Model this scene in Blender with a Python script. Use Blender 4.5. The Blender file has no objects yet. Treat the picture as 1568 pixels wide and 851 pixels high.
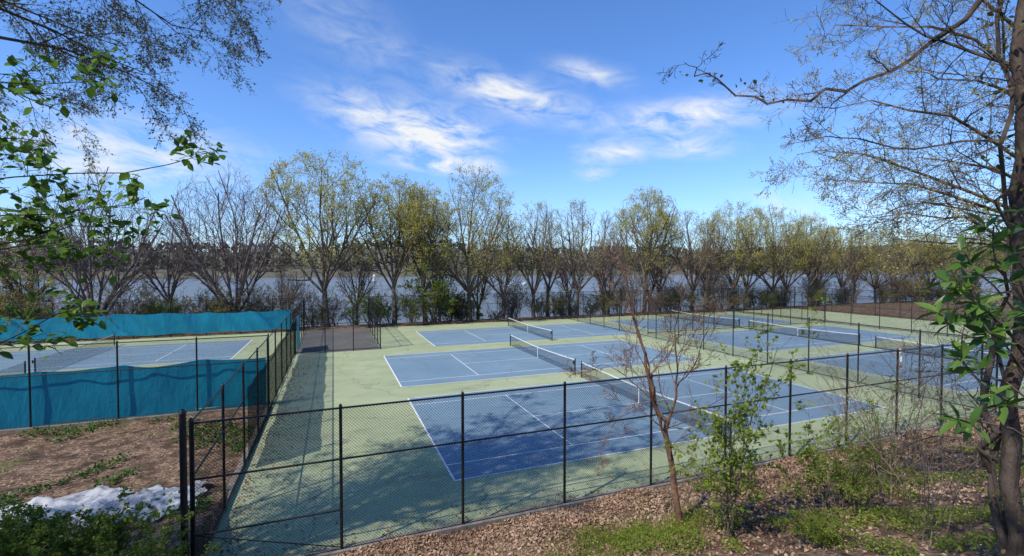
import bpy, math, random
import numpy as np
from mathutils import Vector, Quaternion
random.seed(7); rng=np.random.default_rng(7)
scene=bpy.context.scene
scene.view_settings.view_transform='Standard'
scene.view_settings.look='None'
scene.view_settings.exposure=0

# ------------------------------------------------------------ materials
def newmat(name):
    m=bpy.data.materials.new(name); m.use_nodes=True
    nt=m.node_tree; nt.nodes.clear()
    out=nt.nodes.new('ShaderNodeOutputMaterial')
    return m,nt,out
def N(nt,t,**kw):
    n=nt.nodes.new(t)
    for k,v in kw.items(): setattr(n,k,v)
    return n
def ramp(nt,fac,stops):
    r=N(nt,'ShaderNodeValToRGB')
    el=r.color_ramp.elements
    while len(el)<len(stops): el.new(0.5)
    for e,(p,c) in zip(el,stops):
        e.position=p; e.color=(c[0],c[1],c[2],1)
    nt.links.new(fac,r.inputs[0]); return r.outputs[0]
def coords(nt,scale=(1,1,1)):
    g=N(nt,'ShaderNodeNewGeometry'); mp=N(nt,'ShaderNodeMapping')
    mp.inputs['Scale'].default_value=scale
    nt.links.new(g.outputs['Position'],mp.inputs['Vector']); return mp.outputs[0]
def noise(nt,vec,scale,detail=4,rough=.55,dist=0):
    n=N(nt,'ShaderNodeTexNoise'); n.inputs['Scale'].default_value=scale
    n.inputs['Detail'].default_value=detail; n.inputs['Roughness'].default_value=rough
    n.inputs['Distortion'].default_value=dist
    nt.links.new(vec,n.inputs['Vector']); return n.outputs['Fac']
def mixc(nt,fac,a,b,mode='MIX'):
    m=N(nt,'ShaderNodeMix',data_type='RGBA',blend_type=mode)
    for s,v in ((m.inputs[0],fac),(m.inputs[6],a),(m.inputs[7],b)):
        if isinstance(v,(int,float)): s.default_value=v
        elif isinstance(v,tuple): s.default_value=(v[0],v[1],v[2],1)
        else: nt.links.new(v,s)
    return m.outputs[2]
def math_(nt,op,a,b=None,c=None,clamp=False):
    m=N(nt,'ShaderNodeMath',operation=op); m.use_clamp=clamp
    for i,v in enumerate((a,b,c)):
        if v is None: continue
        if isinstance(v,(int,float)): m.inputs[i].default_value=v
        else: nt.links.new(v,m.inputs[i])
    return m.outputs[0]
def noisemat(name,stops,scale=3,detail=4,rough=.8,bump=0,bscale=None,spec=.3,vs=(1,1,1)):
    m,nt,out=newmat(name); v=coords(nt,vs)
    f=noise(nt,v,scale,detail)
    b=N(nt,'ShaderNodeBsdfPrincipled'); b.inputs['Roughness'].default_value=rough
    b.inputs['Specular IOR Level'].default_value=spec
    nt.links.new(ramp(nt,f,stops),b.inputs['Base Color'])
    if bump:
        bn=N(nt,'ShaderNodeBump'); bn.inputs['Strength'].default_value=bump; bn.inputs['Distance'].default_value=.03
        nt.links.new(noise(nt,v,bscale or scale*4,4),bn.inputs['Height']); nt.links.new(bn.outputs[0],b.inputs['Normal'])
    nt.links.new(b.outputs[0],out.inputs[0]); return m
def diffmat(name,stops,scale=3):
    m,nt,out=newmat(name); v=coords(nt)
    b=N(nt,'ShaderNodeBsdfDiffuse'); nt.links.new(ramp(nt,noise(nt,v,scale,2),stops),b.inputs[0]); nt.links.new(b.outputs[0],out.inputs[0]); return m
def leafmat(name,stops,trans=.35,gloss=0.0,rough=.5):
    m,nt,out=newmat(name)
    g=N(nt,'ShaderNodeNewGeometry')
    n=noise(nt,g.outputs['Position'],.5,2)
    f=math_(nt,'ADD',math_(nt,'MULTIPLY',g.outputs['Random Per Island'],.65),math_(nt,'MULTIPLY_ADD',n,.9,-.25),clamp=True)
    c=ramp(nt,f,stops)
    if gloss>0:
        d=N(nt,'ShaderNodeBsdfPrincipled'); d.inputs['Roughness'].default_value=rough
        d.inputs['Specular IOR Level'].default_value=gloss
    else: d=N(nt,'ShaderNodeBsdfDiffuse')
    nt.links.new(c,d.inputs[0])
    t=N(nt,'ShaderNodeBsdfTranslucent'); nt.links.new(c,t.inputs[0])
    mx=N(nt,'ShaderNodeMixShader'); mx.inputs[0].default_value=trans
    nt.links.new(d.outputs[0],mx.inputs[1]); nt.links.new(t.outputs[0],mx.inputs[2])
    nt.links.new(mx.outputs[0],out.inputs[0]); return m

M_bark=diffmat('bark_grey',[(.3,(.07,.055,.042)),(.7,(.22,.18,.14))],6)
M_barktan=diffmat('bark_tan',[(.3,(.12,.09,.065)),(.7,(.30,.24,.17))],6)
M_barkdk=noisemat('bark_rough_dark',[(.3,(.03,.022,.018)),(.7,(.12,.09,.07))],9,6,.9,1.0,30,vs=(1,1,.35))
M_barkred=noisemat('bark_reddish',[(.3,(.10,.05,.032)),(.7,(.25,.145,.09))],9,5,.85,.4,30)
M_barkpurple=diffmat('bark_purple',[(.3,(.10,.075,.07)),(.7,(.23,.18,.165))],6)
M_leafspring=leafmat('leaf_spring',[(0,(.32,.30,.06)),(.5,(.52,.48,.10)),(1,(.66,.60,.16))],.45)
M_leaftiny=leafmat('leaf_bud',[(0,(.20,.19,.06)),(1,(.42,.38,.14))],.45)
M_leafbud2=leafmat('leaf_bud_rust',[(0,(.18,.12,.08)),(1,(.33,.26,.16))],.3)
M_leafgreen=leafmat('leaf_green',[(0,(.035,.085,.014)),(.6,(.08,.17,.024)),(1,(.14,.24,.04))],.45,.3,.4)
M_leafdark=leafmat('leaf_evergreen',[(0,(.03,.08,.015)),(.6,(.08,.17,.025)),(1,(.18,.28,.05))],.35,.5,.35)
M_leafyel=leafmat('leaf_fresh',[(0,(.12,.17,.025)),(.6,(.22,.29,.045)),(1,(.34,.38,.08))],.45)
M_litter=leafmat('dry_leaf',[(0,(.13,.07,.045)),(.5,(.32,.20,.13)),(1,(.55,.41,.29))],.1)
M_far=leafmat('hazed_far_foliage',[(0,(.075,.075,.065)),(.5,(.115,.11,.08)),(1,(.17,.155,.10))],.1)  # greyed browns, distance haze painted into the leaf colour
M_black=noisemat('black_vinyl_steel',[(.3,(.008,.009,.009)),(.7,(.02,.021,.021))],8,2,.45,spec=.5)
M_conc=noisemat('kerb_concrete',[(.3,(.13,.11,.09)),(.7,(.28,.25,.21))],3,6,.9,.4)
M_line=noisemat('white_line_paint',[(.3,(.6,.62,.61)),(.7,(.8,.81,.79))],5,4,.7)
M_white=noisemat('white_paint',[(.3,(.62,.62,.6)),(.7,(.8,.8,.78))],5,3,.5)
M_galv=noisemat('galvanised_steel',[(.3,(.2,.2,.2)),(.7,(.35,.35,.35))],5,3,.5)

def courtmat(name,a,b,dirt,amt=.45):
    m,nt,out=newmat(name); v=coords(nt)
    c=ramp(nt,noise(nt,v,.22,6,.6),[(.32,a),(.68,b)])
    st=noise(nt,coords(nt,(.6,1.4,1)),.5,6,.65,.6)
    c=mixc(nt,math_(nt,'MULTIPLY',math_(nt,'MULTIPLY_ADD',st,4,-1.9,clamp=True),amt),c,dirt)
    # fine resurfacing cracks
    vo=N(nt,'ShaderNodeTexVoronoi',feature='DISTANCE_TO_EDGE'); vo.inputs['Scale'].default_value=.16
    dv=N(nt,'ShaderNodeVectorMath',operation='ADD'); sc=N(nt,'ShaderNodeVectorMath',operation='SCALE'); nz=N(nt,'ShaderNodeTexNoise'); nz.inputs['Scale'].default_value=.8
    nt.links.new(v,nz.inputs['Vector']); nt.links.new(nz.outputs['Color'],sc.inputs[0]); sc.inputs['Scale'].default_value=1.6
    nt.links.new(v,dv.inputs[0]); nt.links.new(sc.outputs[0],dv.inputs[1]); nt.links.new(dv.outputs[0],vo.inputs['Vector'])
    c=mixc(nt,math_(nt,'MULTIPLY',math_(nt,'LESS_THAN',vo.outputs['Distance'],.004),.45),c,(.10,.11,.09))
    g=noise(nt,v,28,3,.7)
    c=mixc(nt,.25,c,ramp(nt,g,[(.3,(.3,.3,.3)),(.7,(1,1,1))]),'MULTIPLY')
    b_=N(nt,'ShaderNodeBsdfPrincipled'); b_.inputs['Roughness'].default_value=.75; b_.inputs['Specular IOR Level'].default_value=.3
    nt.links.new(c,b_.inputs['Base Color'])
    nt.links.new(b_.outputs[0],out.inputs[0]); return m
M_green=courtmat('court_green_acrylic',(.32,.37,.20),(.40,.44,.255),(.24,.235,.165),.65)
M_blue=courtmat('court_blue_acrylic',(.15,.235,.305),(.195,.29,.355),(.16,.20,.215),.5)
M_asph=courtmat('old_asphalt',(.11,.11,.10),(.18,.17,.16),(.15,.10,.07))

def wiremat(name,p,w,col,square=False):
    m,nt,out=newmat(name)
    tc=N(nt,'ShaderNodeUVMap'); sp=N(nt,'ShaderNodeSeparateXYZ'); nt.links.new(tc.outputs[0],sp.inputs[0])
    if square: A,B=sp.outputs[0],sp.outputs[1]
    else:
        A=math_(nt,'ADD',sp.outputs[0],sp.outputs[1]); B=math_(nt,'SUBTRACT',sp.outputs[0],sp.outputs[1])
    r=[]
    for q in (A,B):
        f=math_(nt,'FRACT',math_(nt,'DIVIDE',q,p)); r.append(math_(nt,'LESS_THAN',f,w/p))
    k=math_(nt,'MAXIMUM',r[0],r[1])
    d=N(nt,'ShaderNodeBsdfDiffuse'); d.inputs[0].default_value=(*col,1)
    t=N(nt,'ShaderNodeBsdfTransparent'); mx=N(nt,'ShaderNodeMixShader')
    nt.links.new(k,mx.inputs[0]); nt.links.new(t.outputs[0],mx.inputs[1]); nt.links.new(d.outputs[0],mx.inputs[2])
    nt.links.new(mx.outputs[0],out.inputs[0]); return m
M_wire=wiremat('chain_link_wire',.085,.0085,(.015,.016,.016))
M_net=wiremat('net_cord',.05,.009,(.02,.02,.02),square=True)
M_screen=wiremat('dark_green_windscreen',.02,.011,(.018,.03,.026),square=True)

def tarpmat(name,a,b):
    m,nt,out=newmat(name); v=coords(nt)
    c=ramp(nt,noise(nt,coords(nt,(1,1,.5)),.8,5),[(.3,a),(.7,b)])
    p=N(nt,'ShaderNodeBsdfPrincipled'); p.inputs['Roughness'].default_value=.5; nt.links.new(c,p.inputs['Base Color'])
    bn=N(nt,'ShaderNodeBump'); bn.inputs['Strength'].default_value=.6; bn.inputs['Distance'].default_value=.1
    nt.links.new(noise(nt,coords(nt,(1.5,1.5,.6)),2,4,.6,.5),bn.inputs['Height']); nt.links.new(bn.outputs[0],p.inputs['Normal'])
    t=N(nt,'ShaderNodeBsdfTranslucent'); nt.links.new(c,t.inputs[0])
    mx=N(nt,'ShaderNodeMixShader'); mx.inputs[0].default_value=.3
    nt.links.new(p.outputs[0],mx.inputs[1]); nt.links.new(t.outputs[0],mx.inputs[2]); nt.links.new(mx.outputs[0],out.inputs[0]); return m
M_tarpblue=tarpmat('blue_windscreen_fabric',(.004,.22,.36),(.010,.33,.48))
M_tarpwhite=tarpmat('white_plastic_sheet',(.42,.43,.44),(.68,.68,.68))

# ------------------------------------------------------------ mesh builder
class MB:
    def __init__(s): s.v=[]; s.f=[]; s.m=[]; s.uv=[]; s.n=0; s.sm=[]
    def quads(s,V,F,mat=0,uv=None,smooth=False):
        V=np.asarray(V,float).reshape(-1,3); F=np.asarray(F,int).reshape(-1,4)
        s.v.append(V); s.f.append(F+s.n); s.n+=len(V); s.m.append(np.full(len(F),mat)); s.sm.append(np.full(len(F),smooth))
        s.uv.append(np.zeros((len(F)*4,2)) if uv is None else np.asarray(uv,float).reshape(-1,2))
    def segs(s,S,n=4,mat=0):
        if not len(S): return
        A=np.array([tuple(q[0]) for q in S]); B=np.array([tuple(q[1]) for q in S]); ra=np.array([q[2] for q in S]); rb=np.array([q[3] for q in S])
        d=B-A; L=np.linalg.norm(d,axis=1,keepdims=True)+1e-9; d/=L
        B=B+d*np.minimum(rb[:,None]*.4,L*.2)
        ref=np.tile(np.array([[.31,.17,.93]]),(len(A),1)); k=np.abs((ref*d).sum(1))>.93; ref[k]=(1,.1,0)
        u=np.cross(d,ref); u/=np.linalg.norm(u,axis=1,keepdims=True); w=np.cross(d,u)
        V=np.zeros((len(A),2*n,3))
        for i in range(n):
            a=2*math.pi*i/n; o=u*math.cos(a)+w*math.sin(a)
            V[:,i]=A+o*ra[:,None]; V[:,n+i]=B+o*rb[:,None]
        base=(np.arange(len(A))*2*n)[:,None]
        F=np.stack([np.stack([base[:,0]+i,base[:,0]+(i+1)%n,base[:,0]+n+(i+1)%n,base[:,0]+n+i],1) for i in range(n)],1)
        s.quads(V,F,mat,smooth=(n>4))
    def leaves(s,C,size,mat=1,asp=.55,up=.3,jit=.4):
        C=np.asarray(C,float).reshape(-1,3); n=len(C)
        if not n: return
        a=rng.normal(size=(n,3)); a/=np.linalg.norm(a,axis=1,keepdims=True)
        nn=rng.normal(size=(n,3)); nn[:,2]=np.abs(nn[:,2])+up
        b=np.cross(nn,a); b/=np.linalg.norm(b,axis=1,keepdims=True)
        sz=(size*(1+jit*rng.uniform(-1,1,n)))[:,None]
        c=np.cross(a,b)*sz*.15
        V=np.stack([C-a*sz*.5,C+b*sz*asp*.5+c,C+a*sz*.5,C-b*sz*asp*.5+c],1)
        s.quads(V,(np.arange(n)*4)[:,None]+np.arange(4),mat)
    def bigleaf(s,P,D,size,mat=1,w=.32,droop=.2):
        P=np.asarray(P,float);D=np.asarray(D,float)
        n=len(P); D/=np.linalg.norm(D,axis=1,keepdims=True)
        r=rng.normal(size=(n,3))*.45; r[:,2]+=1; side=np.cross(D,r); side/=np.linalg.norm(side,axis=1,keepdims=True); nrm=np.cross(side,D)
        sz=(size*rng.uniform(.65,1.25,n))[:,None]
        prof=[0.05,.75,1,.7,.03]; V=[]
        for i,pw in enumerate(prof):
            t=i/4; mid=P+D*sz*t-nrm*sz*droop*t*t
            V+= [mid-side*sz*w*pw+nrm*sz*.06*pw,mid,mid+side*sz*w*pw+nrm*sz*.06*pw]
        V=np.stack(V,1); F=[]
        for i in range(4):
            for j in range(2): F.append([i*3+j,i*3+j+1,i*3+j+4,i*3+j+3])
        F=(np.arange(n)*15)[:,None,None]+np.array(F)[None]
        s.quads(V,F,mat,smooth=True)
    def box(s,c,h,mat=0,rz=0):
        cx,cy,cz=c; V=[]
        for sx,sy,sz in ((-1,-1,-1),(1,-1,-1),(1,1,-1),(-1,1,-1),(-1,-1,1),(1,-1,1),(1,1,1),(-1,1,1)):
            x,y=sx*h[0],sy*h[1]; V.append((cx+x*math.cos(rz)-y*math.sin(rz),cy+x*math.sin(rz)+y*math.cos(rz),cz+sz*h[2]))
        s.quads(V,[(0,3,2,1),(4,5,6,7),(0,1,5,4),(1,2,6,5),(2,3,7,6),(3,0,4,7)],mat)
    def mesh(s,name,mats):
        V=np.concatenate(s.v); F=np.concatenate(s.f); me=bpy.data.meshes.new(name)
        me.vertices.add(len(V)); me.vertices.foreach_set('co',V.ravel())
        me.loops.add(F.size); me.loops.foreach_set('vertex_index',F.ravel().astype(np.int32))
        me.polygons.add(len(F)); me.polygons.foreach_set('loop_start',(np.arange(len(F))*4).astype(np.int32))
        me.polygons.foreach_set('loop_total',np.full(len(F),4,np.int32))
        me.polygons.foreach_set('material_index',np.concatenate(s.m).astype(np.int32))
        me.polygons.foreach_set('use_smooth',np.concatenate(s.sm).astype(bool))
        uvl=me.uv_layers.new(name='UVMap'); uvl.data.foreach_set('uv',np.concatenate(s.uv).ravel())
        for m in mats: me.materials.append(m)
        me.update(calc_edges=True); return me
    def obj(s,name,mats,parent=None):
        o=bpy.data.objects.new(name,s.mesh(name,mats)); scene.collection.objects.link(o)
        if parent: o.parent=parent
        return o
def inst(name,me,loc,sc=1,rz=0,sz=None):
    o=bpy.data.objects.new(name,me); scene.collection.objects.link(o)
    o.location=loc; o.scale=(sc,sc,sz or sc); o.rotation_euler=(0,0,rz); return o
def empty(name):
    o=bpy.data.objects.new(name,None); scene.collection.objects.link(o); return o

# ------------------------------------------------------------ terrain
def sstep(x,a,b):
    t=np.clip((x-a)/(b-a),0,1); return t*t*(3-2*t)
def ground(X,Y):
    X=np.asarray(X,float); Y=np.asarray(Y,float)
    s=np.maximum(12.9-Y,0)
    zr=.06+.08*s+.028*s*s; zr=np.where(s>12.9,5.75+.3*(s-12.9),zr)
    s2=np.maximum(20-Y,0); zl=np.where(s2<9,.05+.02*s2*s2,1.67+.36*(s2-9))
    b=1-sstep(X,-5,-1.5)
    z=np.where((Y>12.9)&(X<-3.1),zl,zr*(1-b)+zl*b)
    z=z+(.05*np.sin(X*1.7+Y*.9)+.05*np.sin(X*.8-Y*1.9)+.03*np.sin(X*3.1+2)*np.sin(Y*3.7))*np.clip(s2/4,0.3,1)
    far=sstep(Y,63,86); z=z-far*12
    z=np.where(Y>300,-12+sstep(Y,690,760)*16+sstep(Y,740,920)*(29+7*np.sin(X*.004+1)+5*np.sin(X*.011)+.014*np.abs(X))+sstep(Y,1500,2500)*30,z)
    ins=((X>-3.25)&(X<78)&(Y>12.9)&(Y<60.5))|((X<=-3.25)&(X>-47)&(Y>27.85)&(Y<60.5))
    return np.where(ins,-.08,z)
def g1(x,y): return float(ground(x,y))
xs=np.unique(np.concatenate([np.linspace(-5000,-200,40),np.linspace(-200,-30,35),np.arange(-30,35,.45),[-3.3,-3.2,-47.1,-47,78,78.1],np.linspace(35,90,50),np.linspace(90,300,30),np.linspace(300,6000,50)]))
ys=np.unique(np.concatenate([np.linspace(-300,-20,15),np.arange(-20,13,.45),[12.85,12.93,27.8,27.9,60.4,60.6],np.arange(13,30,.6),np.linspace(30,60,12),np.linspace(60,95,25),np.linspace(95,680,12),np.linspace(680,1100,25),np.linspace(1100,7000,20)]))
XX,YY=np.meshgrid(xs,ys); ZZ=ground(XX,YY)
nx,ny=len(xs),len(ys); I=np.arange(nx*ny).reshape(ny,nx)
F=np.stack([I[:-1,:-1],I[:-1,1:],I[1:,1:],I[1:,:-1]],-1).reshape(-1,4)
mb=MB(); mb.quads(np.stack([XX,YY,ZZ],-1).reshape(-1,3),F,smooth=True)
m,nt,out=newmat('ground_soil_leaves'); v=coords(nt)
vo=N(nt,'ShaderNodeTexVoronoi'); vo.inputs['Scale'].default_value=14; nt.links.new(v,vo.inputs['Vector'])
sp=N(nt,'ShaderNodeSeparateColor'); nt.links.new(vo.outputs['Color'],sp.inputs[0])
lit=ramp(nt,sp.outputs[0],[(0,(.07,.042,.028)),(.5,(.17,.11,.07)),(1,(.34,.235,.165))])
soil=ramp(nt,noise(nt,v,3,5),[(.3,(.045,.03,.02)),(.7,(.12,.08,.055))])
c=mixc(nt,ramp(nt,noise(nt,v,1.3,4),[(.40,(0,0,0)),(.56,(1,1,1))]),soil,lit)
gr=ramp(nt,noise(nt,v,9,4),[(.3,(.045,.06,.018)),(.7,(.11,.14,.035))])
c=mixc(nt,ramp(nt,noise(nt,v,.45,5,.6),[(.56,(0,0,0)),(.68,(.7,.7,.7))]),c,gr)
spx=N(nt,'ShaderNodeSeparateXYZ'); nt.links.new(v,spx.inputs[0])
fr=ramp(nt,noise(nt,coords(nt,(.02,.02,.1)),1.2,6,.7),[(.35,(.085,.083,.066)),(.65,(.15,.14,.10))])  # far hills in muted brown-green, haze put into the colour
c=mixc(nt,math_(nt,'MULTIPLY_ADD',spx.outputs[1],.005,-1.0,clamp=True),c,fr)
b=N(nt,'ShaderNodeBsdfPrincipled'); b.inputs['Roughness'].default_value=.95; b.inputs['Specular IOR Level'].default_value=.1
nt.links.new(c,b.inputs['Base Color'])
bn=N(nt,'ShaderNodeBump'); bn.inputs['Strength'].default_value=.8; bn.inputs['Distance'].default_value=.04
nt.links.new(noise(nt,v,12,4,.7),bn.inputs['Height']); nt.links.new(bn.outputs[0],b.inputs['Normal'])
nt.links.new(b.outputs[0],out.inputs[0])
mb.obj('ground_terrain',[m])

# water
m,nt,out=newmat('river_water'); b=N(nt,'ShaderNodeBsdfPrincipled')
nt.links.new(ramp(nt,noise(nt,coords(nt,(.004,.03,1)),1,5,.6),[(.35,(.12,.145,.155)),(.65,(.19,.21,.215))]),b.inputs['Base Color']); b.inputs['Roughness'].default_value=.45; b.inputs['Specular IOR Level'].default_value=.35
bn=N(nt,'ShaderNodeBump'); bn.inputs['Strength'].default_value=.9; bn.inputs['Distance'].default_value=.8
nt.links.new(noise(nt,coords(nt,(.4,1,1)),.5,5,.7),bn.inputs['Height']); nt.links.new(bn.outputs[0],b.inputs['Normal'])
nt.links.new(b.outputs[0],out.inputs[0])
mb=MB(); mb.quads([(-5000,70,-8),(6000,70,-8),(6000,760,-8),(-5000,760,-8)],[(0,1,2,3)]); mb.obj('river_water',[m])

# ------------------------------------------------------------ courts
def rect(mb,x0,x1,y0,y1,z,mat=0): mb.quads([(x0,y0,z),(x1,y0,z),(x1,y1,z),(x0,y1,z)],[(0,1,2,3)],mat)
mb=MB(); rect(mb,-3.2,4,13.0,44,0); rect(mb,4,78,13.0,60,0); rect(mb,-47,-3.2,28,60,0)
mb.obj('tennis_court_pavement',[M_green])
mb=MB(); rect(mb,-3.2,4,44,60,.001); mb.obj('asphalt_path',[M_asph])
CL,CW=23.77,10.97
def court(x0,y0):
    mb=MB(); x1,y1=x0+CL,y0+CW; rect(mb,x0-.02,x1+.02,y0-.02,y1+.02,.004)
    mb.obj('tennis_court_playing_surface',[M_blue])
    l=MB(); z=.008; w=.055; bw=.08
    def h(y,xa,xb,ww=w,z=z): rect(l,xa,xb,y-ww/2,y+ww/2,z)
    def vv(x,ya,yb,ww=w,z=z+.002): rect(l,x-ww/2,x+ww/2,ya,yb,z)
    h(y0,x0,x1);h(y1,x0,x1);h(y0+1.37,x0,x1);h(y1-1.37,x0,x1)
    vv(x0,y0,y1,bw);vv(x1,y0,y1,bw)
    sx=CL/2-6.4; vv(x0+sx,y0+1.37,y1-1.37);vv(x1-sx,y0+1.37,y1-1.37); h((y0+y1)/2,x0+sx,x1-sx,w,z+.004)
    l.obj('court_lines',[M_line])
    e=empty('tennis_net'); xm=(x0+x1)/2
    p=MB(); p.segs([((xm,y0-.9,0),(xm,y0-.9,1.1),.05,.05),((xm,y1+.9,0),(xm,y1+.9,1.1),.05,.05)],8)
    p.segs([((xm-.12,y0-.9,.75),(xm-.12,y0-.9,.95),.05,.05)],8)
    p.obj('net_posts',[M_black],e)
    n=MB(); k=24; ya,yb=y0-.85,y1+.85
    for i in range(k):
        a,b_=i/k,(i+1)/k; Y0=ya+(yb-ya)*a; Y1=ya+(yb-ya)*b_
        t0=1.07-.155*(1-abs(2*a-1)**1.3); t1=1.07-.155*(1-abs(2*b_-1)**1.3)
        n.quads([(xm,Y0,.02),(xm,Y1,.02),(xm,Y1,t1-.05),(xm,Y0,t0-.05)],[(0,1,2,3)],0,[(Y0,0),(Y1,0),(Y1,t1),(Y0,t0)])
        n.quads([(xm-.012,Y0,t0-.06),(xm-.012,Y1,t1-.06),(xm-.012,Y1,t1),(xm-.012,Y0,t0)],[(0,1,2,3)],1)
        n.quads([(xm+.012,Y0,t0-.06),(xm+.012,Y1,t1-.06),(xm+.012,Y1,t1),(xm+.012,Y0,t0)],[(0,1,2,3)],1)
    n.box((xm,(y0+y1)/2,.45),(.016,.03,.45),1)
    n.obj('net_mesh',[M_net,M_white],e)
for x,y in ((3.95,15.9),(3.95,29.6),(9,43.6),(35.5,16.2),(35.5,30.4),(35.5,44.6),(-31.7,43.6),(-31.7,29.7)): court(x,y)

mb=MB(); mb.box((37.4,12.85,.02),(40.6,.13,.14)); mb.box((-3.3,20.5,.02),(.12,7.5,.14)); mb.box((-25.3,27.87,.02),(21.8,.12,.14))
mb.obj('concrete_kerb',[M_conc])

# ------------------------------------------------------------ fences
def fence(p0,p1,h=3.9,sp=3.3,rails=(2.55,),low=0,brace=False,r=.042,z0=.12):
    mb=MB(); p0=Vector(p0);p1=Vector(p1);L=(p1-p0).length;d=(p1-p0)/L;n=max(1,round(L/sp)); S=[]
    for i in range(n+1):
        q=p0+d*L*i/n; S.append(((q.x,q.y,-.1),(q.x,q.y,h+.05),r,r)); S.append(((q.x,q.y,h+.05),(q.x,q.y,h+.1),r*1.25,r*.5))
    for z in (h,z0+.03)+tuple(rails): 
        S.append(((p0.x,p0.y,z),(p1.x,p1.y,z),r*.62,r*.62))
    if brace:
        a=p0+d*sp; S.append(((p0.x,p0.y,1.2),(a.x,a.y,1.2),.025,.025)); S.append(((p0.x,p0.y,1.2),(a.x,a.y,.2),.015,.015))
    mb.segs(S,8,0)
    nn=Vector((-d.y,d.x))*-.045
    k=max(2,int(L/1.1)); 
    for i in range(k):
        a=p0+d*L*i/k+nn; b=p0+d*L*(i+1)/k+nn; ua,ub=L*i/k,L*(i+1)/k
        mb.quads([(a.x,a.y,z0),(b.x,b.y,z0),(b.x,b.y,h),(a.x,a.y,h)],[(0,1,2,3)],1,[(ua,z0),(ub,z0),(ub,h),(ua,h)])
    return mb.obj('chain_link_fence',[M_black,M_wire])
fence((-3.15,12.85),(75.9,12.85),brace=True)
fence((-3.2,12.95),(-3.2,43.9),rails=(2.55,))
fence((-46,27.9),(-3.3,27.9),r=.04)
fence((-46,59.8),(-3.3,59.8)); fence((-3.2,44),(-3.2,59.8)); fence((-3.1,44),(4,44),sp=2.4); fence((4,44.1),(4,59.7))
fence((4.1,59.8),(78,59.8))
fence((31.5,13.0),(31.5,59.7),r=.042); fence((62,13.0),(62,59.7)); fence((33,43),(61.8,43),h=3.0,rails=()); fence((78,13),(78,59.7))
mb=MB(); mb.segs([((-3.3,12.72,0),(-3.3,12.72,4.2),.075,.075),((-3.3,12.72,4.2),(-3.3,12.72,4.27),.09,.04)],12); mb.obj('fence_corner_post',[M_black])

def screen(name,p0,p1,z0,z1,mat,sag=.1,per=3.3,amp=.05,off=0):
    mb=MB(); p0=Vector(p0);p1=Vector(p1);L=(p1-p0).length;d=(p1-p0)/L; nn=Vector((-d.y,d.x))
    k=int(L/.28); R=8; V=[];UV=[]
    for j in range(R+1):
        for i in range(k+1):
            u=L*i/k; ph=(u%per)/per; top=z1-sag*4*ph*(1-ph)*(1+.6*math.sin(u*.37+1))
            z=z0+.05*math.sin(u*1.3)+(top-z0)*j/R
            o=amp*(math.sin(u*1.9+j*.4)+.6*math.sin(u*4.3+j*.9))*math.sin(math.pi*ph)+off
            q=p0+d*u+nn*o; V.append((q.x,q.y,z))
    for j in range(R):
        for i in range(k):
            a=j*(k+1)+i; f=(a,a+1,a+k+2,a+k+1)
            UV+=[(V[q][0]+V[q][1],V[q][2]) for q in f]
    I=np.arange((k+1)*(R+1)).reshape(R+1,k+1)
    F=np.stack([I[:-1,:-1],I[:-1,1:],I[1:,1:],I[1:,:-1]],-1).reshape(-1,4)
    mb.quads(V,F,0,UV,smooth=True); return mb.obj(name,[mat])
screen('blue_windscreen',(-46,28.1),(-3.45,28.1),.2,2.75,M_tarpblue,.10,amp=.06)
screen('blue_windscreen',(-46,59.4),(-4.6,59.4),.35,2.65,M_tarpblue,.17,4.13,.12)
screen('blue_windscreen',(-3.0,44.3),(-3.0,47),.3,3.2,M_tarpblue,.1,3.3,.04)
screen('dark_windscreen',(-3.02,19.5),(-3.02,43.6),.25,3.1,M_screen,.05,3.3,.03)

# ------------------------------------------------------------ trees
def rv(): 
    return Vector((random.gauss(0,1),random.gauss(0,1),random.gauss(0,1)))
def grow(S,L_,p,d,L,r,lvl,P):
    n=P['n'][lvl]; step=L/n; k=P['k'][lvl]; last=lvl==len(P['k'])-1
    az=random.uniform(0,6.28); r0=r; cnt=0; first=P.get('first',.25); env=P.get('env')
    for i in range(n):
        d=(d+rv()*P['wob'][lvl]+Vector((0,0,P['up'][lvl]))).normalized()
        q=p+d*step; r1=max(P['rmin'],r0*(1-.75*(i+1)/n))
        if env and ((q.x*q.x+q.y*q.y)/env[1]**2+((q.z-env[0])/env[2])**2)>random.uniform(.85,1.12): break
        S.append((p,q,r,r1))
        t=(i+1)/n
        if last:
            for _ in range(P['leaf']):
                L_.append(p+(q-p)*random.random()+rv()*P['lsp'])
        else:
            want=int(round(k*max(0,(t-first)/(1-first))))
            while cnt<want:
                cnt+=1; az+=2.4
                s=d.orthogonal().normalized(); s=Quaternion(d,az)@s
                a=random.uniform(*P['ang'][lvl]); cd=(d*math.cos(a)+s*math.sin(a)).normalized()
                f=random.random()
                grow(S,L_,p+(q-p)*f,cd,L*random.uniform(*P['lr'][lvl])*(1.15-.5*t),max(P['rmin'],r1*.7),lvl+1,P)
        p=q; r=r1
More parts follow.
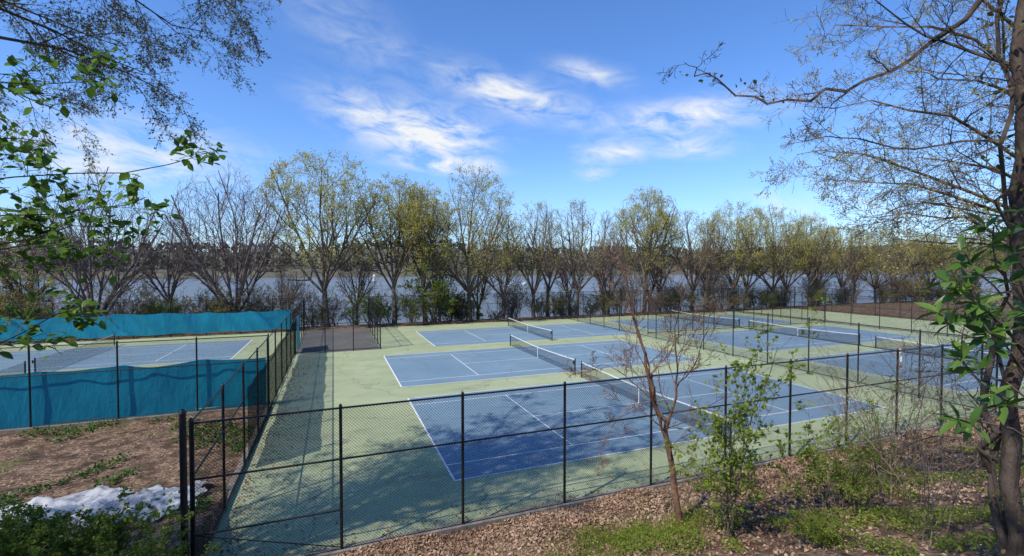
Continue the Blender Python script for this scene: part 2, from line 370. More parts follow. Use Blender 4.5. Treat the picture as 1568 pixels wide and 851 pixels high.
def tree_mesh(name,H,spread,leaf,lsize,bark,leafm,seed,fork=.26,nl=7,trunk=.28,rx=.33,k=(9,8,7,0),rmin=.012,keep=1.0):
    random.seed(seed); S=[];Lf=[]
    p=Vector((0,0,-.4)); hb=H*fork; d=Vector((random.gauss(0,.04),random.gauss(0,.04),1)).normalized()
    P=dict(n=[7,5,3,2],k=list(k),wob=[.07,.12,.16,.2],up=[.02,.05,.06,.05],ang=[(.35,.75),(.4,.9),(.4,1.0)],lr=[(.42,.6),(.4,.6),(.42,.65)],rmin=rmin,leaf=leaf,lsp=.16,first=.12,env=(H*.585,H*rx,H*.42))
    N0=5;r=trunk*1.2
    for i in range(N0):
        q=p+d*(hb+.4)/N0+rv()*.03; r1=trunk*(1.15-.3*(i+1)/N0); S.append((p,q,r if i else trunk*1.6,r1)); p=q;r=r1
    a0=random.uniform(0,6)
    for i in range(nl):
        az=a0+i*2*math.pi/nl*1.0+random.uniform(-.3,.3); an=spread*(.35+.75*random.random()) if i else .06
        dd=Vector((math.cos(az)*math.sin(an),math.sin(az)*math.sin(an),math.cos(an)))
        grow(S,Lf,p-Vector((0,0,random.uniform(0,hb*.3))),dd,(H-hb)*random.uniform(.85,1.05),trunk*.58,0,P)
    mb=MB(); thick=[s for s in S if s[2]>.05]; thin=[s for s in S if s[2]<=.05]
    mb.segs(thick,6,0); mb.segs(thin,3,0)
    if leaf:
        A=np.array([tuple(q) for q in Lf])
        rr=np.sqrt((A[:,0]**2+A[:,1]**2)/(H*rx)**2+((A[:,2]-H*.585)/(H*.42))**2)
        pr=np.clip((rr-.35)*1.8+ (A[:,2]/H-.5)*.7,.06,1)*keep
        A=A[rng.random(len(A))<pr]; mb.leaves(A,lsize,1,.75)
    return mb.mesh(name,[bark,leafm])
TA=tree_mesh('leafy_tree_a',20.5,.8,6,.155,M_bark,M_leafspring,11,rx=.37,rmin=.011)
TB=tree_mesh('leafy_tree_b',20,.68,6,.155,M_bark,M_leafspring,23,fork=.3,rx=.31,rmin=.011)
TC=tree_mesh('leafy_tree_c',20.5,.85,6,.155,M_bark,M_leafspring,35,fork=.2,nl=8,rx=.38,rmin=.011)
BA=tree_mesh('bare_tree_a',19,.85,0,.10,M_barkpurple,M_leafbud2,41,fork=.10,nl=9,rx=.36)
BB=tree_mesh('bare_tree_b',18,.55,1,.11,M_barkpurple,M_leafbud2,52,fork=.3,nl=6,rx=.25,k=(8,7,6,0))
BC=tree_mesh('sparse_tree',18,.65,3,.15,M_bark,M_leafspring,63,fork=.22,nl=6,rx=.30,k=(8,7,6,0),keep=.8)
T=[(-24,63,BA,.98,1),(-31,66,BC,.85,2),(-17.5,64,BB,.8,3),(-11,62.5,BA,1.03,4),(-.8,62.5,TA,1.10,.3),(7.5,62.7,TB,1.0,2.0),(11.8,63.5,TB,.96,4.4),
(17.8,62.3,TC,1.07,4),(23,63,BC,.86,.2),(27.5,62.5,BC,.98,2),(31,65,BB,.95,5),(34.8,62.5,BC,1.02,3.3),(40,63,BB,.93,2),(47.4,62.8,TB,1.04,1),(51.5,64,BC,.95,1),
(57.6,63,BC,.99,4),(62,64,BB,.95,2),(66,62.5,TA,.95,2),(71,64,BC,.97,3),(76,63,TC,.95,1),(81,64,BC,.92,3),(85.7,62.5,TB,.90,4),(91,65,BC,.88,2),(96,63,TA,.82,5),(101,64,BB,.86,1),(106,63,TC,.82,3),
(113,64,BC,.8,2),(119,62,TB,.78,1),(127,64,TA,.75,5),(135,62,TC,.78,1.4),(145,64,TA,.78,5),(156,62,TB,.8,1),(-40,64,BC,.9,1),(-50,63,BA,.9,2),
(3,68,BB,.72,1),(21,69,BC,.8,2),(44,68,BC,.85,1),(68,70,BB,.9,1),(37,69,BB,.85,4),(54,70,BB,.85,1),(14.5,67,BB,.75,4),(-6,69,BB,.6,2)]
for x,y,me,s,rz in T: inst('bare_tree' if me in(BA,BB) else 'leafy_tree',me,(x,y,g1(x,y)-.1 if y<67 else g1(x,y)),s,rz)

def shrub_mesh(name,H,R,nst,leafn,lsize,bark,lm,seed,rmin=.006,rad=.02,k=(6,5,0),big=False,up=.05):
    random.seed(seed); S=[];Lf=[]
    P=dict(n=[6,4,3],k=list(k),wob=[.16,.2,.25],up=[up,up,up],ang=[(.4,.9),(.4,1.1)],lr=[(.3,.5),(.35,.6)],rmin=rmin,leaf=leafn,lsp=lsize*.5,first=.15)
    for i in range(nst):
        a=random.uniform(0,6.28); rr=R*.3*random.random(); an=random.uniform(.05,R/H*.8)
        grow(S,Lf,Vector((rr*math.cos(a),rr*math.sin(a),-.1)),Vector((math.cos(a)*math.sin(an),math.sin(a)*math.sin(an),math.cos(an))),H*random.uniform(.6,1),rad,0,P)
    mb=MB(); mb.segs(S,3 if rad<.03 else 5,0)
    if leafn: mb.leaves(np.array([tuple(q) for q in Lf]),lsize,1,.65)
    return mb.mesh(name,[bark,lm])
SA=shrub_mesh('bank_shrub',6,3,12,3,.15,M_barktan,M_leaftiny,5,.012,.05)
SB=shrub_mesh('bank_shrub_yellow',5,3,12,4,.16,M_bark,M_leafyel,6,.012,.05)
SC=shrub_mesh('bank_shrub_bare',8,3,14,1,.14,M_barktan,M_leafbud2,8,.012,.045)
random.seed(3)
for i in range(110):
    x=-50+i*1.8+random.uniform(-1.5,1.5); y=random.uniform(61.5,69); me=random.choice([SA,SA,SC,SC,SB] if i%3==0 else [SA,SC,SC])
    inst('bank_shrub',me,(x,y,g1(x,y)-.1),random.uniform(.6,1.1),random.uniform(0,6))
for x,y,s in ((-30,64,1.3),(-36,66,1.5),(-26,67,1.1),(-20,66,1.1),(-44,63,1.4),(-33,62,1.2)): inst('bank_shrub',SA,(x,y,g1(x,y)),s,x)
inst('bank_shrub',SB,(12.8,61.5,0),1.5,1)

# far shore forest
C=[];random.seed(9)
n=4200
fx=rng.uniform(-1500,3200,n); fy=np.concatenate([rng.uniform(735,800,n//2),rng.uniform(800,1100,n-n//2)])
fz=ground(fx,fy)
mb=MB()
for rep in range(14):
    ang=rng.uniform(0,6.28,n); rr=rng.uniform(0,6,n); hh=rng.uniform(1,15,n)
    C.append(np.stack([fx+rr*np.cos(ang)*(1-hh/20),fy+rr*np.sin(ang),fz+hh],1))
mb.leaves(np.concatenate(C),5.0,0,.8,up=.1); mb.obj('distant_tree_mass',[M_far])
def building_mat(name,a,w,sx,sz):
    m,nt,out=newmat(name); g=N(nt,'ShaderNodeNewGeometry'); s=N(nt,'ShaderNodeSeparateXYZ'); nt.links.new(g.outputs['Position'],s.inputs[0])
    fx_=math_(nt,'LESS_THAN',math_(nt,'FRACT',math_(nt,'DIVIDE',math_(nt,'ADD',s.outputs[0],s.outputs[1]),sx)),.5)
    fz_=math_(nt,'LESS_THAN',math_(nt,'FRACT',math_(nt,'DIVIDE',s.outputs[2],sz)),.5)
    c=mixc(nt,math_(nt,'MULTIPLY',fx_,fz_),a,w); b=N(nt,'ShaderNodeBsdfPrincipled'); nt.links.new(c,b.inputs['Base Color']); nt.links.new(b.outputs[0],out.inputs[0]); return m
M_bld=building_mat('facade_brick',(.34,.30,.28),(.2,.21,.24),4,3.2)
M_bld2=building_mat('facade_pale',(.45,.44,.42),(.25,.28,.3),4,3.2)
for x,y,w,h,mm in ((880,1080,14,30,M_bld),(925,1100,11,24,M_bld2),(700,860,20,10,M_bld2),(-120,900,24,10,M_bld2),(1450,1050,14,34,M_bld),(120,800,16,8,M_bld2),(430,800,20,9,M_bld2)):
    z=g1(x,y); mb=MB(); mb.box((x,y,z+h/2),(w,9,h/2),0); mb.box((x,y,z+h+.8),(w*1.02,9.3,.8),1); mb.box((x+w*.3,y,z+h+3),(w*.2,3,1.6),0); mb.obj('apartment_building',[mm,M_conc])
def boat(x,y,s,rz,mast=True):
    mb=MB(); sec=[(-4,1.1,1.0),(-2,1.5,1.0),(1,1.5,1.1),(3.2,.9,1.3),(4.6,.05,1.5)]; V=[]
    for sx,w,h in sec: V+=[(sx,-w,h),(sx,-w*.6,0),(sx,w*.6,0),(sx,w,h)]
    F=[]
    for i in range(4):
        for j in range(3): F.append((i*4+j,i*4+j+1,i*4+j+5,i*4+j+4))
        F.append((i*4+3,i*4,i*4+4,i*4+7))
    F.append((0,1,2,3)); mb.quads(V,F); mb.box((-.3,0,1.6),(1.6,.9,.5)); mb.box((-.3,0,1.75),(1.62,.92,.15),1)
    if mast: mb.segs([((.8,0,1),(.8,0,12),.09,.05),((.8,0,2.4),(-3,0,2.4),.1,.1)],6)
    me=mb.mesh('boat_hull',[M_white,M_black]); inst('moored_boat',me,(x,y,-8.2),s,rz)
for i,(x,y) in enumerate([(118,360),(135,350),(160,380)]): boat(x,y,1.1,.3+i*.15,i%3!=2)

mb=MB(); lx,ly=4.8,60.6
mb.segs([((lx,ly,0),(lx,ly,.8),.14,.11),((lx,ly,.8),(lx,ly,5.6),.075,.055),((lx,ly,5.6),(lx,ly,5.8),.16,.2)],10,0)
mb.segs([((lx,ly,5.8),(lx,ly,6.3),.2,.26),((lx,ly,6.3),(lx,ly,6.55),.26,.12)],10,1); mb.segs([((lx,ly,6.55),(lx,ly,6.8),.12,.02)],8,0)
mb.obj('street_lamp',[M_galv,M_white])

# ------------------------------------------------------------ foreground vegetation
def limbpath(S,Lf,pts,r0,r1,P,nside,sl,sub=4,ang=(.5,1.1),bend=.006):
    pts=[Vector(p) for p in pts]; path=[]
    for i in range(len(pts)-1):
        a=pts[max(i-1,0)];b=pts[i];c=pts[i+1];e=pts[min(i+2,len(pts)-1)]
        for j in range(sub):
            t=j/sub; path.append(.5*((2*b)+(c-a)*t+(2*a-5*b+4*c-e)*t*t+(3*b-a-3*c+e)*t**3))
    path.append(pts[-1]); n=len(path)-1; az=random.random()*6
    scale=(pts[-1]-pts[0]).length
    jit=[q+rv()*scale*bend for q in path]; jit[0]=path[0]
    for i in range(n):
        ra=r0+(r1-r0)*i/n; rb=r0+(r1-r0)*(i+1)/n; S.append((jit[i],jit[i+1],ra,rb))
    for s in range(nside):
        t=.12+.88*(s+random.random())/nside; i=min(n-1,int(t*n)); f=random.random()
        p=jit[i].lerp(jit[i+1],f); d=(jit[i+1]-jit[i]).normalized(); az+=2.4
        o=Quaternion(d,az)@d.orthogonal().normalized(); a=random.uniform(*ang)
        grow(S,Lf,p,(d*math.cos(a)+o*math.sin(a)).normalized(),sl*random.uniform(.6,1.2)*(1.2-.5*t),max(P['rmin'],(r0+(r1-r0)*t)*.55),0,P)
def finish(name,S,Lf,mats,lsize,big=False,asp=.6,rt=.03,w=.32):
    mb=MB(); mb.segs([s for s in S if s[2]>rt],9,0); mb.segs([s for s in S if s[2]<=rt],3,0)
    if Lf:
        A=np.array([tuple(q) for q in Lf])
        if big:
            D=rng.normal(size=A.shape); D[:,2]=D[:,2]*.5-.25; mb.bigleaf(A,D,lsize,1,w)
        else: mb.leaves(A,lsize,1,asp)
    return mb.obj(name,mats)

# overhanging tree on the left
random.seed(21); S=[];Lf=[]
P=dict(n=[5,4,3],k=[10,8,0],wob=[.14,.2,.28],up=[-.07,-.10,-.08],ang=[(.4,1.0),(.4,1.1)],lr=[(.35,.6),(.4,.7)],rmin=.0035,leaf=1,lsp=.03,first=.08)
g=g1(-13,9); tr=[(-13,9,g-.3),(-12.8,9.2,6),(-12.6,9.3,10),(-12,9.5,14),(-11,9.6,19),(-10.5,9.6,23)]
limbpath(S,Lf,tr,.42,.12,P,4,4)
for tip,mid,st in [((-1.9,13.4,14.9),(-7,12,15.2),(-12.6,9.3,11)),((-2.7,13.9,13.3),(-7.5,12.4,14),(-12.6,9.3,10)),((-3.6,14.2,11.8),(-8,12.5,12.6),(-12.7,9.2,9.3)),
 ((-5.2,15.2,13.4),(-9,13,13.6),(-12.7,9.3,9.8)),((-6.3,15.8,11.6),(-9.5,13,11.8),(-12.8,9.3,8.6)),((-7.5,16.4,14.5),(-10,13,13),(-12.5,9.3,12)),((-4.4,14.4,12.6),(-8.3,12.8,13.2),(-12.7,9.2,10)),((-2.2,13.6,14.0),(-6,12.6,14.8),(-12.6,9.3,10.5)),
 ((-3,12,17.5),(-8,11,17),(-12,9.5,14)),((-4.5,14,19),(-8,12,18.5),(-12,9.5,15)),((-7,16,18),(-9.5,13,17.5),(-12,9.5,14.5)),((-6,9,21),(-9,9.5,19.5),(-11.3,9.5,16)),((-9,17,10.5),(-11,13,11),(-12.8,9.3,8.5)),((-2.5,9.5,20),(-7,9.5,19),(-11.5,9.5,16)),((-1.5,15,20),(-6,13,20),(-11,9.6,18)),((-6,18,21),(-9,14,20.5),(-11,9.6,18))]:
    limbpath(S,Lf,[st,mid,tip],.08,.009,P,15,1.9,bend=.012)
P=dict(P); P['rmin']=.008; P['leaf']=1; P['k']=[8,6,0]; P['up']=[0,0,0]  # upper limbs outside the view, added to shade the near court
n0=len(Lf)
for tip in [(-4,12,18),(-5,10,17.5),(-7,12.5,18),(-8,9,18.5),(-6.5,14,19.5),(-9,12,17),(-3,11,20),(-4.5,8,18.5),(-10,14,18),(-7,7,18),(-12,13,18),(-2,13,21)]:
    st=Vector((-12,9.4,random.uniform(12,16))); t=Vector(tip); limbpath(S,Lf,[st,(st+t)/2+Vector((0,0,1.2)),t],.13,.02,P,12,2.4,bend=.015)
finish('overhanging_tree',S,Lf,[M_bark,M_leaftiny],.06)
inst('leafy_tree',TA,(-20,6,g1(-20,6)),.95,1.7)

# sparse unseen crown above the view, added to dapple the slope
random.seed(64); S=[];Lf=[]
P=dict(n=[5,4,3],k=[6,5,0],wob=[.14,.2,.28],up=[0,0,0],ang=[(.4,1.0),(.4,1.1)],lr=[(.35,.6),(.4,.7)],rmin=.006,leaf=1,lsp=.05,first=.08)
limbpath(S,Lf,[(-3,-6,g1(-3,-6)-.3),(-2.8,-5.8,11),(-2.5,-5.5,16),(-2,-5,21)],.3,.08,P,0,1)
for tip in [(2,5,15.5),(4.5,5.5,16),(0,7,17),(6,2,15.5),(-2,5,16.5),(1,2,17)]:
    st=Vector((-2.7,-5.6,random.uniform(11.5,14))); t=Vector(tip); mid=(st+t)/2+Vector((0,0,1.8))
    limbpath(S,Lf,[st,mid,t],.09,.012,P,8,2.2,bend=.012)
finish('unseen_shade_tree',S,Lf,[M_bark,M_leafspring],.08)

# leafy branches at left, close
random.seed(5); S=[];Lf=[]
P=dict(n=[4,3],k=[5,0],wob=[.12,.18],up=[.0,0.0],ang=[(.4,.9)],lr=[(.35,.6)],rmin=.0022,leaf=3,lsp=.035,first=.1)
g=g1(-4.6,5)
limbpath(S,[],[(-4.6,5,g-.2),(-4.5,5.1,6),(-4.3,5.1,8),(-4.0,5.0,9.6)],.06,.02,P,0,1)
for tip,mid,st in [((-1.0,4.13,8.42),(-2.2,4.6,8.25),(-4.4,5.1,8.0)),((-1.62,4.4,9.02),(-2.6,4.7,8.9),(-4.2,5.1,8.6)),((-1.3,4.2,8.1),(-2.3,4.6,7.95),(-4.4,5.1,7.6)),((-1.65,4.3,7.75),(-2.6,4.6,7.7),(-4.4,5.1,7.2)),
  ((-2.0,4.5,8.55),(-2.8,4.8,8.5),(-4.3,5.1,8.2)),((-2.2,4.4,7.2),(-3,4.8,7.2),(-4.5,5.1,6.6)),((-1.75,4.3,7.3),(-2.7,4.6,6.85),(-4.5,5.1,6.2)),((-2.1,4.5,7.95),(-2.8,4.7,8.15),(-4.4,5.1,7.9)),((-1.5,4.3,7.95),(-2.4,4.6,7.75),(-4.4,5.1,7.3))]:
    limbpath(S,Lf,[st,mid,tip],.010,.003,P,8,.42)
Lf=[q for q in Lf if random.random()<.6]
finish('leafy_branch_shrub',S,Lf,[M_bark,leafmat('leaf_lime',[(0,(.05,.11,.018)),(.6,(.11,.21,.028)),(1,(.18,.30,.045))],.5,.3,.4)],.075,True,rt=.01)

# tree at right edge with vines
random.seed(31); S=[];Lf=[]
g=g1(7.75,2.8)
P=dict(n=[5,4,3],k=[5,4,0],wob=[.2,.25,.3],up=[.03,.02,.0],ang=[(.4,1.0),(.4,1.1)],lr=[(.35,.6),(.4,.7)],rmin=.003,leaf=0,lsp=.03,first=.15)
limbpath(S,[],[(7.6,2.9,g-.2),(7.6,2.95,5.5),(7.75,2.95,7.5),(7.65,3.0,9.5),(7.75,3.0,12),(8.0,2.9,15)],.095,.05,P,0,1,bend=.004)
limbpath(S,[],[(7.45,3.05,g-.2),(7.55,3.15,5.0),(7.4,3.1,6.2),(7.7,3.05,7.6),(7.45,3.05,9),(7.6,3.15,10.6),(7.4,3.3,13)],.04,.02,P,8,.8,bend=.006)
limbpath(S,[],[(7.75,3.0,g-.2),(7.65,3.1,5.2),(7.7,3.1,6.8),(7.5,3.05,8.3),(7.75,3.1,9.6),(7.5,3.2,11.5)],.03,.012,P,9,.7,bend=.008)
for pts,r,n,sl in [([(7.7,3.05,11.2),(7.0,3.55,10.4),(6.15,4.06,9.87),(5.29,4.4,9.74),(4.46,4.7,10.04),(4.2,4.8,10.22)],.035,8,.5),
  ([(7.7,3.05,9.2),(6.9,3.7,9.1),(6.2,4.1,9.3),(5.6,4.4,9.2)],.02,8,.6),([(7.7,3.05,10),(6.9,3.6,10.5),(6.2,4.0,11.2)],.025,8,.8),([(7.6,3.1,8.2),(7,3.6,8.4),(6.5,3.9,8.25)],.016,8,.6),
  ([(7.7,3.1,11.5),(7,3.6,12),(6,4.2,11.5),(5.4,4.6,11.9)],.03,9,.9),([(7.7,3.05,7.3),(7.2,3.4,7.2),(6.8,3.6,7.45)],.014,6,.5),([(7.7,3.05,6.2),(7.2,3.4,6.3),(6.8,3.6,6.0)],.014,6,.5),([(7.6,3.05,5.2),(7.1,3.4,5.5),(6.7,3.7,5.2)],.014,6,.5)]:
    limbpath(S,Lf,pts,r,.004,P,n,sl,bend=.010)
tp=[]
for i in range(420):
    z=random.uniform(4.0,11.5); a=random.uniform(0,6.28); rr=random.uniform(.1,.36); tp.append(Vector((7.6+rr*math.cos(a),3.05+rr*math.sin(a),z)))
for i in range(20): tp.append(Vector((4.25,4.8,10.15)).lerp(Vector((5.4,4.4,9.75)),random.random())+rv()*.07)
finish('vine_covered_tree',S,tp,[M_barkdk,leafmat('vine_leaf',[(0,(.12,.06,.035)),(.5,(.13,.14,.04)),(1,(.2,.26,.05))],.4,.2)],.07,True)

# fine twigged tree further right
random.seed(77); S=[];Lf=[]
g=g1(16.5,4.5)
P=dict(n=[5,4,3],k=[8,7,0],wob=[.16,.24,.3],up=[.0,-.03,-.03],ang=[(.4,1.0),(.4,1.1)],lr=[(.35,.6),(.4,.7)],rmin=.0035,leaf=1,lsp=.04,first=.08)
limbpath(S,[],[(16.5,4.5,g-.3),(16.3,4.6,6),(16,4.8,10),(15.6,5,15)],.22,.1,P,0,1)
for tip,mid,st in [((10.2,7.2,12.8),(13,6,12.5),(16,4.8,9)),((9.9,7.4,11.2),(13,6.2,11),(16.1,4.8,8.5)),((9.7,7.5,10.2),(12.8,6.3,9.6),(16.1,4.8,7.6)),((11,7,8.8),(13.5,6.1,8.6),(16.2,4.7,7)),
   ((11,6.6,14),(13.5,5.9,13.5),(15.9,4.8,10.5)),((12,6.6,12),(14,5.8,11.5),(16,4.8,9)),((12.2,6.6,10),(14,5.9,9.8),(16.1,4.7,8)),((10.8,6.9,15.5),(13,6,15),(15.8,4.9,12)),((12.5,7,8.2),(14.5,6,8),(16.2,4.7,7)),((10.3,7.2,9.5),(13.2,6.2,9.2),(16.2,4.7,7.4))]:
    limbpath(S,Lf,[st,mid,tip],.055,.006,P,14,1.7,bend=.012)
Lf=[q for q in Lf if random.random()<.7]
finish('budding_tree',S,Lf,[M_bark,M_leafspring],.045)

# evergreen shrub with long leaves right
random.seed(8); S=[];Lp=[];Ld=[]
g=g1(4.9,1.6)
for tip in [(3.78,1.75,7.7),(3.85,1.75,7.45),(3.66,1.8,7.3),(3.95,1.7,7.85),(4.05,1.65,7.6),(4.0,1.7,7.15),(3.85,1.75,7.0),(4.1,1.6,7.95),(3.8,1.75,6.6),(4.1,1.7,6.75),(4.2,1.6,7.3),(3.98,1.72,7.35),(4.1,1.65,7.8),(3.72,1.78,7.5),(3.9,1.72,7.25)]:
    tip=Vector(tip); st=Vector((4.9,1.55,g)); mid=Vector((4.5,1.6,(tip.z+g)/2+.7))
    limbpath(S,[],[st,mid,tip],.012,.004,P,0,1,sub=5)
    for w in range(2):
        c=tip-(tip-mid).normalized()*.12*w; m=random.randint(5,8); ax=(tip-mid).normalized()
        for j in range(m):
            o=Quaternion(ax,j*6.28/m+random.random())@ax.orthogonal().normalized()
            Lp.append(tuple(c)); Ld.append(tuple((o+ax*random.uniform(.1,.9)).normalized()))
mb=MB(); mb.segs(S,5,0); mb.bigleaf(Lp,Ld,.135,1,.18,.25); mb.obj('evergreen_shrub',[M_bark,M_leafdark])

# sapling in front of the fence
random.seed(14); S=[];Lf=[]
P=dict(n=[6,4,3],k=[6,5,0],wob=[.12,.18,.24],up=[.10,.06,.04],ang=[(.3,.8),(.3,.9)],lr=[(.35,.6),(.4,.7)],rmin=.0045,leaf=0,lsp=.05,first=.12)
g=g1(8.75,10.0)
limbpath(S,[],[(8.8,10,g-.2),(8.6,10.0,1.7),(8.35,10.1,3.1),(8.0,10.15,4.1),(7.75,10.2,5.2),(7.4,10.4,6.6),(7.1,10.4,8.2)],.10,.010,P,0,1,bend=.004)
limbpath(S,Lf,[(8.0,10.15,4.1),(7.75,10.2,5.2),(7.4,10.4,6.6),(7.1,10.4,8.2)],.03,.006,P,11,1.5,bend=.01)
limbpath(S,Lf,[(8.35,10.1,3.1),(8.5,9.9,4.5),(8.5,9.9,6.0),(8.7,9.9,7.3)],.04,.005,P,11,1.5,bend=.01)
limbpath(S,Lf,[(8.0,10.15,4.0),(7.2,10.3,4.7),(6.6,10.5,5.0),(6.1,10.6,4.7)],.02,.004,P,9,.9,bend=.01)
limbpath(S,Lf,[(8.6,10,1.9),(8.2,10.0,3.3),(7.7,10.0,4.4),(7.3,10,6.2)],.045,.006,P,8,1.2,bend=.01)
limbpath(S,Lf,[(8.5,9.9,4.3),(9.2,9.8,5.2),(9.6,9.8,6.4)],.025,.004,P,8,1.1,bend=.01)
limbpath(S,Lf,[(8.3,10.1,3.2),(7.3,10.1,3.9),(6.7,10.1,3.5),(6.3,10,2.9)],.016,.004,P,8,.8,bend=.01)
finish('sapling_tree',S,Lf,[M_barkred,M_leafbud2],.04)

# shrubs on the slope
V1=shrub_mesh('green_vine_shrub',5.4,.9,5,3,.11,M_bark,M_leafyel,101,.004,.02,(9,4,0),up=.09)
V2=shrub_mesh('green_bush',2.6,1.5,5,2,.10,M_bark,M_leafyel,102,.004,.014,(5,4,0),up=.03)
V3=shrub_mesh('twiggy_shrub',4.4,2.4,6,0,.05,M_barktan,M_leafbud2,103,.0045,.016,(5,4,0),up=.02)
V4=shrub_mesh('low_green_bush',1.2,1.4,16,5,.055,M_bark,leafmat('leaf_mid',[(0,(.10,.14,.025)),(.6,(.19,.25,.04)),(1,(.30,.34,.07))],.45),104,.003,.01,(5,4,0),up=.02)
V5=shrub_mesh('budding_shrub',3.6,2.0,5,1,.06,M_barkred,M_leafyel,105,.0045,.016,(5,4,0),up=.03)
for nm,me,x,y,s,rz in [('climbing_vine_shrub',V1,9.2,8.6,1.0,0),('green_bush',V2,9.6,9.3,1.1,1),('green_bush',V2,12.2,8.6,1.1,3),('green_bush',V2,13.3,9.2,.9,4),('climbing_vine_shrub',V1,12.0,7.8,.55,1),
  ('twiggy_shrub',V3,11.2,5.8,.9,0),('twiggy_shrub',V3,14.5,8,1,3),('twiggy_shrub',V3,9.2,10.6,.55,1),('twiggy_shrub',V3,17.5,10,1.1,1),('twiggy_shrub',V3,19.5,10.8,1.1,3),
  ('budding_shrub',V5,15.5,9.5,1.1,1),('budding_shrub',V5,18.5,8.5,1.1,5),('twiggy_shrub',V3,21.5,9.6,1.2,4),('twiggy_shrub',V3,5.6,11.9,.35,2),('budding_shrub',V5,12.8,7.0,.8,3),
  ('low_green_bush',V4,-4.6,11.3,1.2,0),('low_green_bush',V4,-5.7,11.6,1.3,2),('low_green_bush',V4,-7,12.2,1.3,1),('low_green_bush',V4,-8.4,12.6,1.4,3),('low_green_bush',V4,-3.4,10.8,1.1,4),('low_green_bush',V4,-9.5,13.6,1.1,4),('low_green_bush',V4,-6.4,13.0,1.0,5),('low_green_bush',V4,-4.6,12.4,1.0,5),
  ('low_green_bush',V4,10.2,7.2,.6,5),('low_green_bush',V4,9.4,6.5,.6,2)]:
    inst(nm,me,(x,y,g1(x,y)-.03),s,rz)

# leaf litter
n=56000; x=rng.uniform(-4,34,n); y=12.75-rng.exponential(2.6,n); k=(y>2); x,y=x[k],y[k]
mb=MB(); mb.leaves(np.stack([x,y,ground(x,y)+rng.uniform(.0,.05,len(x))],1),.085,0,.7,up=2.0)
n=4000; x=rng.uniform(-22,-3.4,n); y=rng.uniform(13.2,27.6,n); mb.leaves(np.stack([x,y,ground(x,y)+rng.uniform(0,.04,n)],1),.08,0,.7,up=2)
n=1400; x=-3.0+rng.exponential(.5,n); y=rng.uniform(13,40,n); mb.leaves(np.stack([x,y,np.full(n,.02)],1),.08,0,.7,up=3)
n=1400; x=rng.uniform(-3,30,n); y=13.05+rng.exponential(.35,n); mb.leaves(np.stack([x,y,np.full(n,.02)],1),.08,0,.7,up=3)
mb.obj('leaf_litter',[M_litter])
def patchy(x,y,s=1.0,th=.1,seed=0): return (np.sin(x*s+seed)*np.cos(y*s*1.3+seed*2)+.5*np.sin(x*2.3*s+y*1.7*s+seed)+.35*np.sin(x*5.1*s-y*4.3*s))>th
n=80000; x=rng.uniform(3,26,n); y=rng.uniform(2.5,11.6,n); k=patchy(x,y,.8,.25,1.3)&(y<11.0-.5*np.abs(rng.normal(size=n))); x,y=x[k],y[k]
mb=MB(); mb.leaves(np.stack([x,y,ground(x,y)+rng.uniform(.02,.24,len(x))],1),.065,0,.6,up=1.0); mb.obj('ground_cover_plants',[M_leafyel])
n=34000; x=rng.uniform(-24,-3.5,n); y=rng.uniform(15.5,27.5,n); k=patchy(x,y,.55,.45,4.1)&(rng.random(n)<.7); x,y=x[k],y[k]
mb=MB(); mb.leaves(np.stack([x,y,ground(x,y)+rng.uniform(.03,.22,len(x))],1),.12,0,.8,up=1.2); mb.obj('ivy_ground_cover',[M_leafgreen])
n=5000; x=rng.normal(7.2,1.3,n); y=rng.normal(9.9,.6,n); k=(y<12.3); x,y=x[k],y[k]; n=len(x); z=ground(x,y)
a=rng.uniform(0,6.28,n); h=rng.uniform(.08,.24,n); w=.006; lx_=rng.normal(0,.05,n); ly_=rng.normal(0,.05,n)
V=np.stack([np.stack([x-w*np.cos(a),y-w*np.sin(a),z],1),np.stack([x+w*np.cos(a),y+w*np.sin(a),z],1),np.stack([x+lx_+.001,y+ly_,z+h],1),np.stack([x+lx_-.001,y+ly_,z+h],1)],1)
mb=MB(); mb.quads(V,(np.arange(n)*4)[:,None]+np.arange(4)); mb.obj('grass_patch',[M_leafyel])

def crump(name,x0,x1,y0,y1,seed):
    r=np.random.default_rng(seed); nx_=110; ny_=44; U,Vv=np.meshgrid(np.linspace(0,1,nx_),np.linspace(0,1,ny_))
    edge=.25*np.sin(U*14+seed)+.15*np.sin(U*31)+.08*np.sin(U*67)
    X=x0+(x1-x0)*U+.12*np.sin(Vv*17)+.05*np.sin(Vv*41); Y=y0+(y1-y0)*Vv+edge
    h=np.zeros_like(X)
    for i in range(26):
        a=r.uniform(0,3.14); f=r.uniform(1.5,7); ph=r.uniform(0,6); h+=(1-np.abs(np.sin((X*np.cos(a)+Y*np.sin(a))*f+ph)))**3*r.uniform(.3,1)/f
    Z=ground(X,Y)+.03+h*.2*np.clip(4*np.minimum(Vv,1-Vv),.2,1)
    I=np.arange(nx_*ny_).reshape(ny_,nx_); F=np.stack([I[:-1,:-1],I[:-1,1:],I[1:,1:],I[1:,:-1]],-1).reshape(-1,4)
    mb=MB(); mb.quads(np.stack([X,Y,Z],-1).reshape(-1,3),F,smooth=True); mb.obj(name,[M_tarpwhite])
crump('plastic_sheet',-7.0,-4.0,16.0,18.6,1); crump('plastic_sheet',-13.5,-6.4,17.1,19.2,2); crump('plastic_sheet',-12.5,-8.4,15.0,16.2,3)

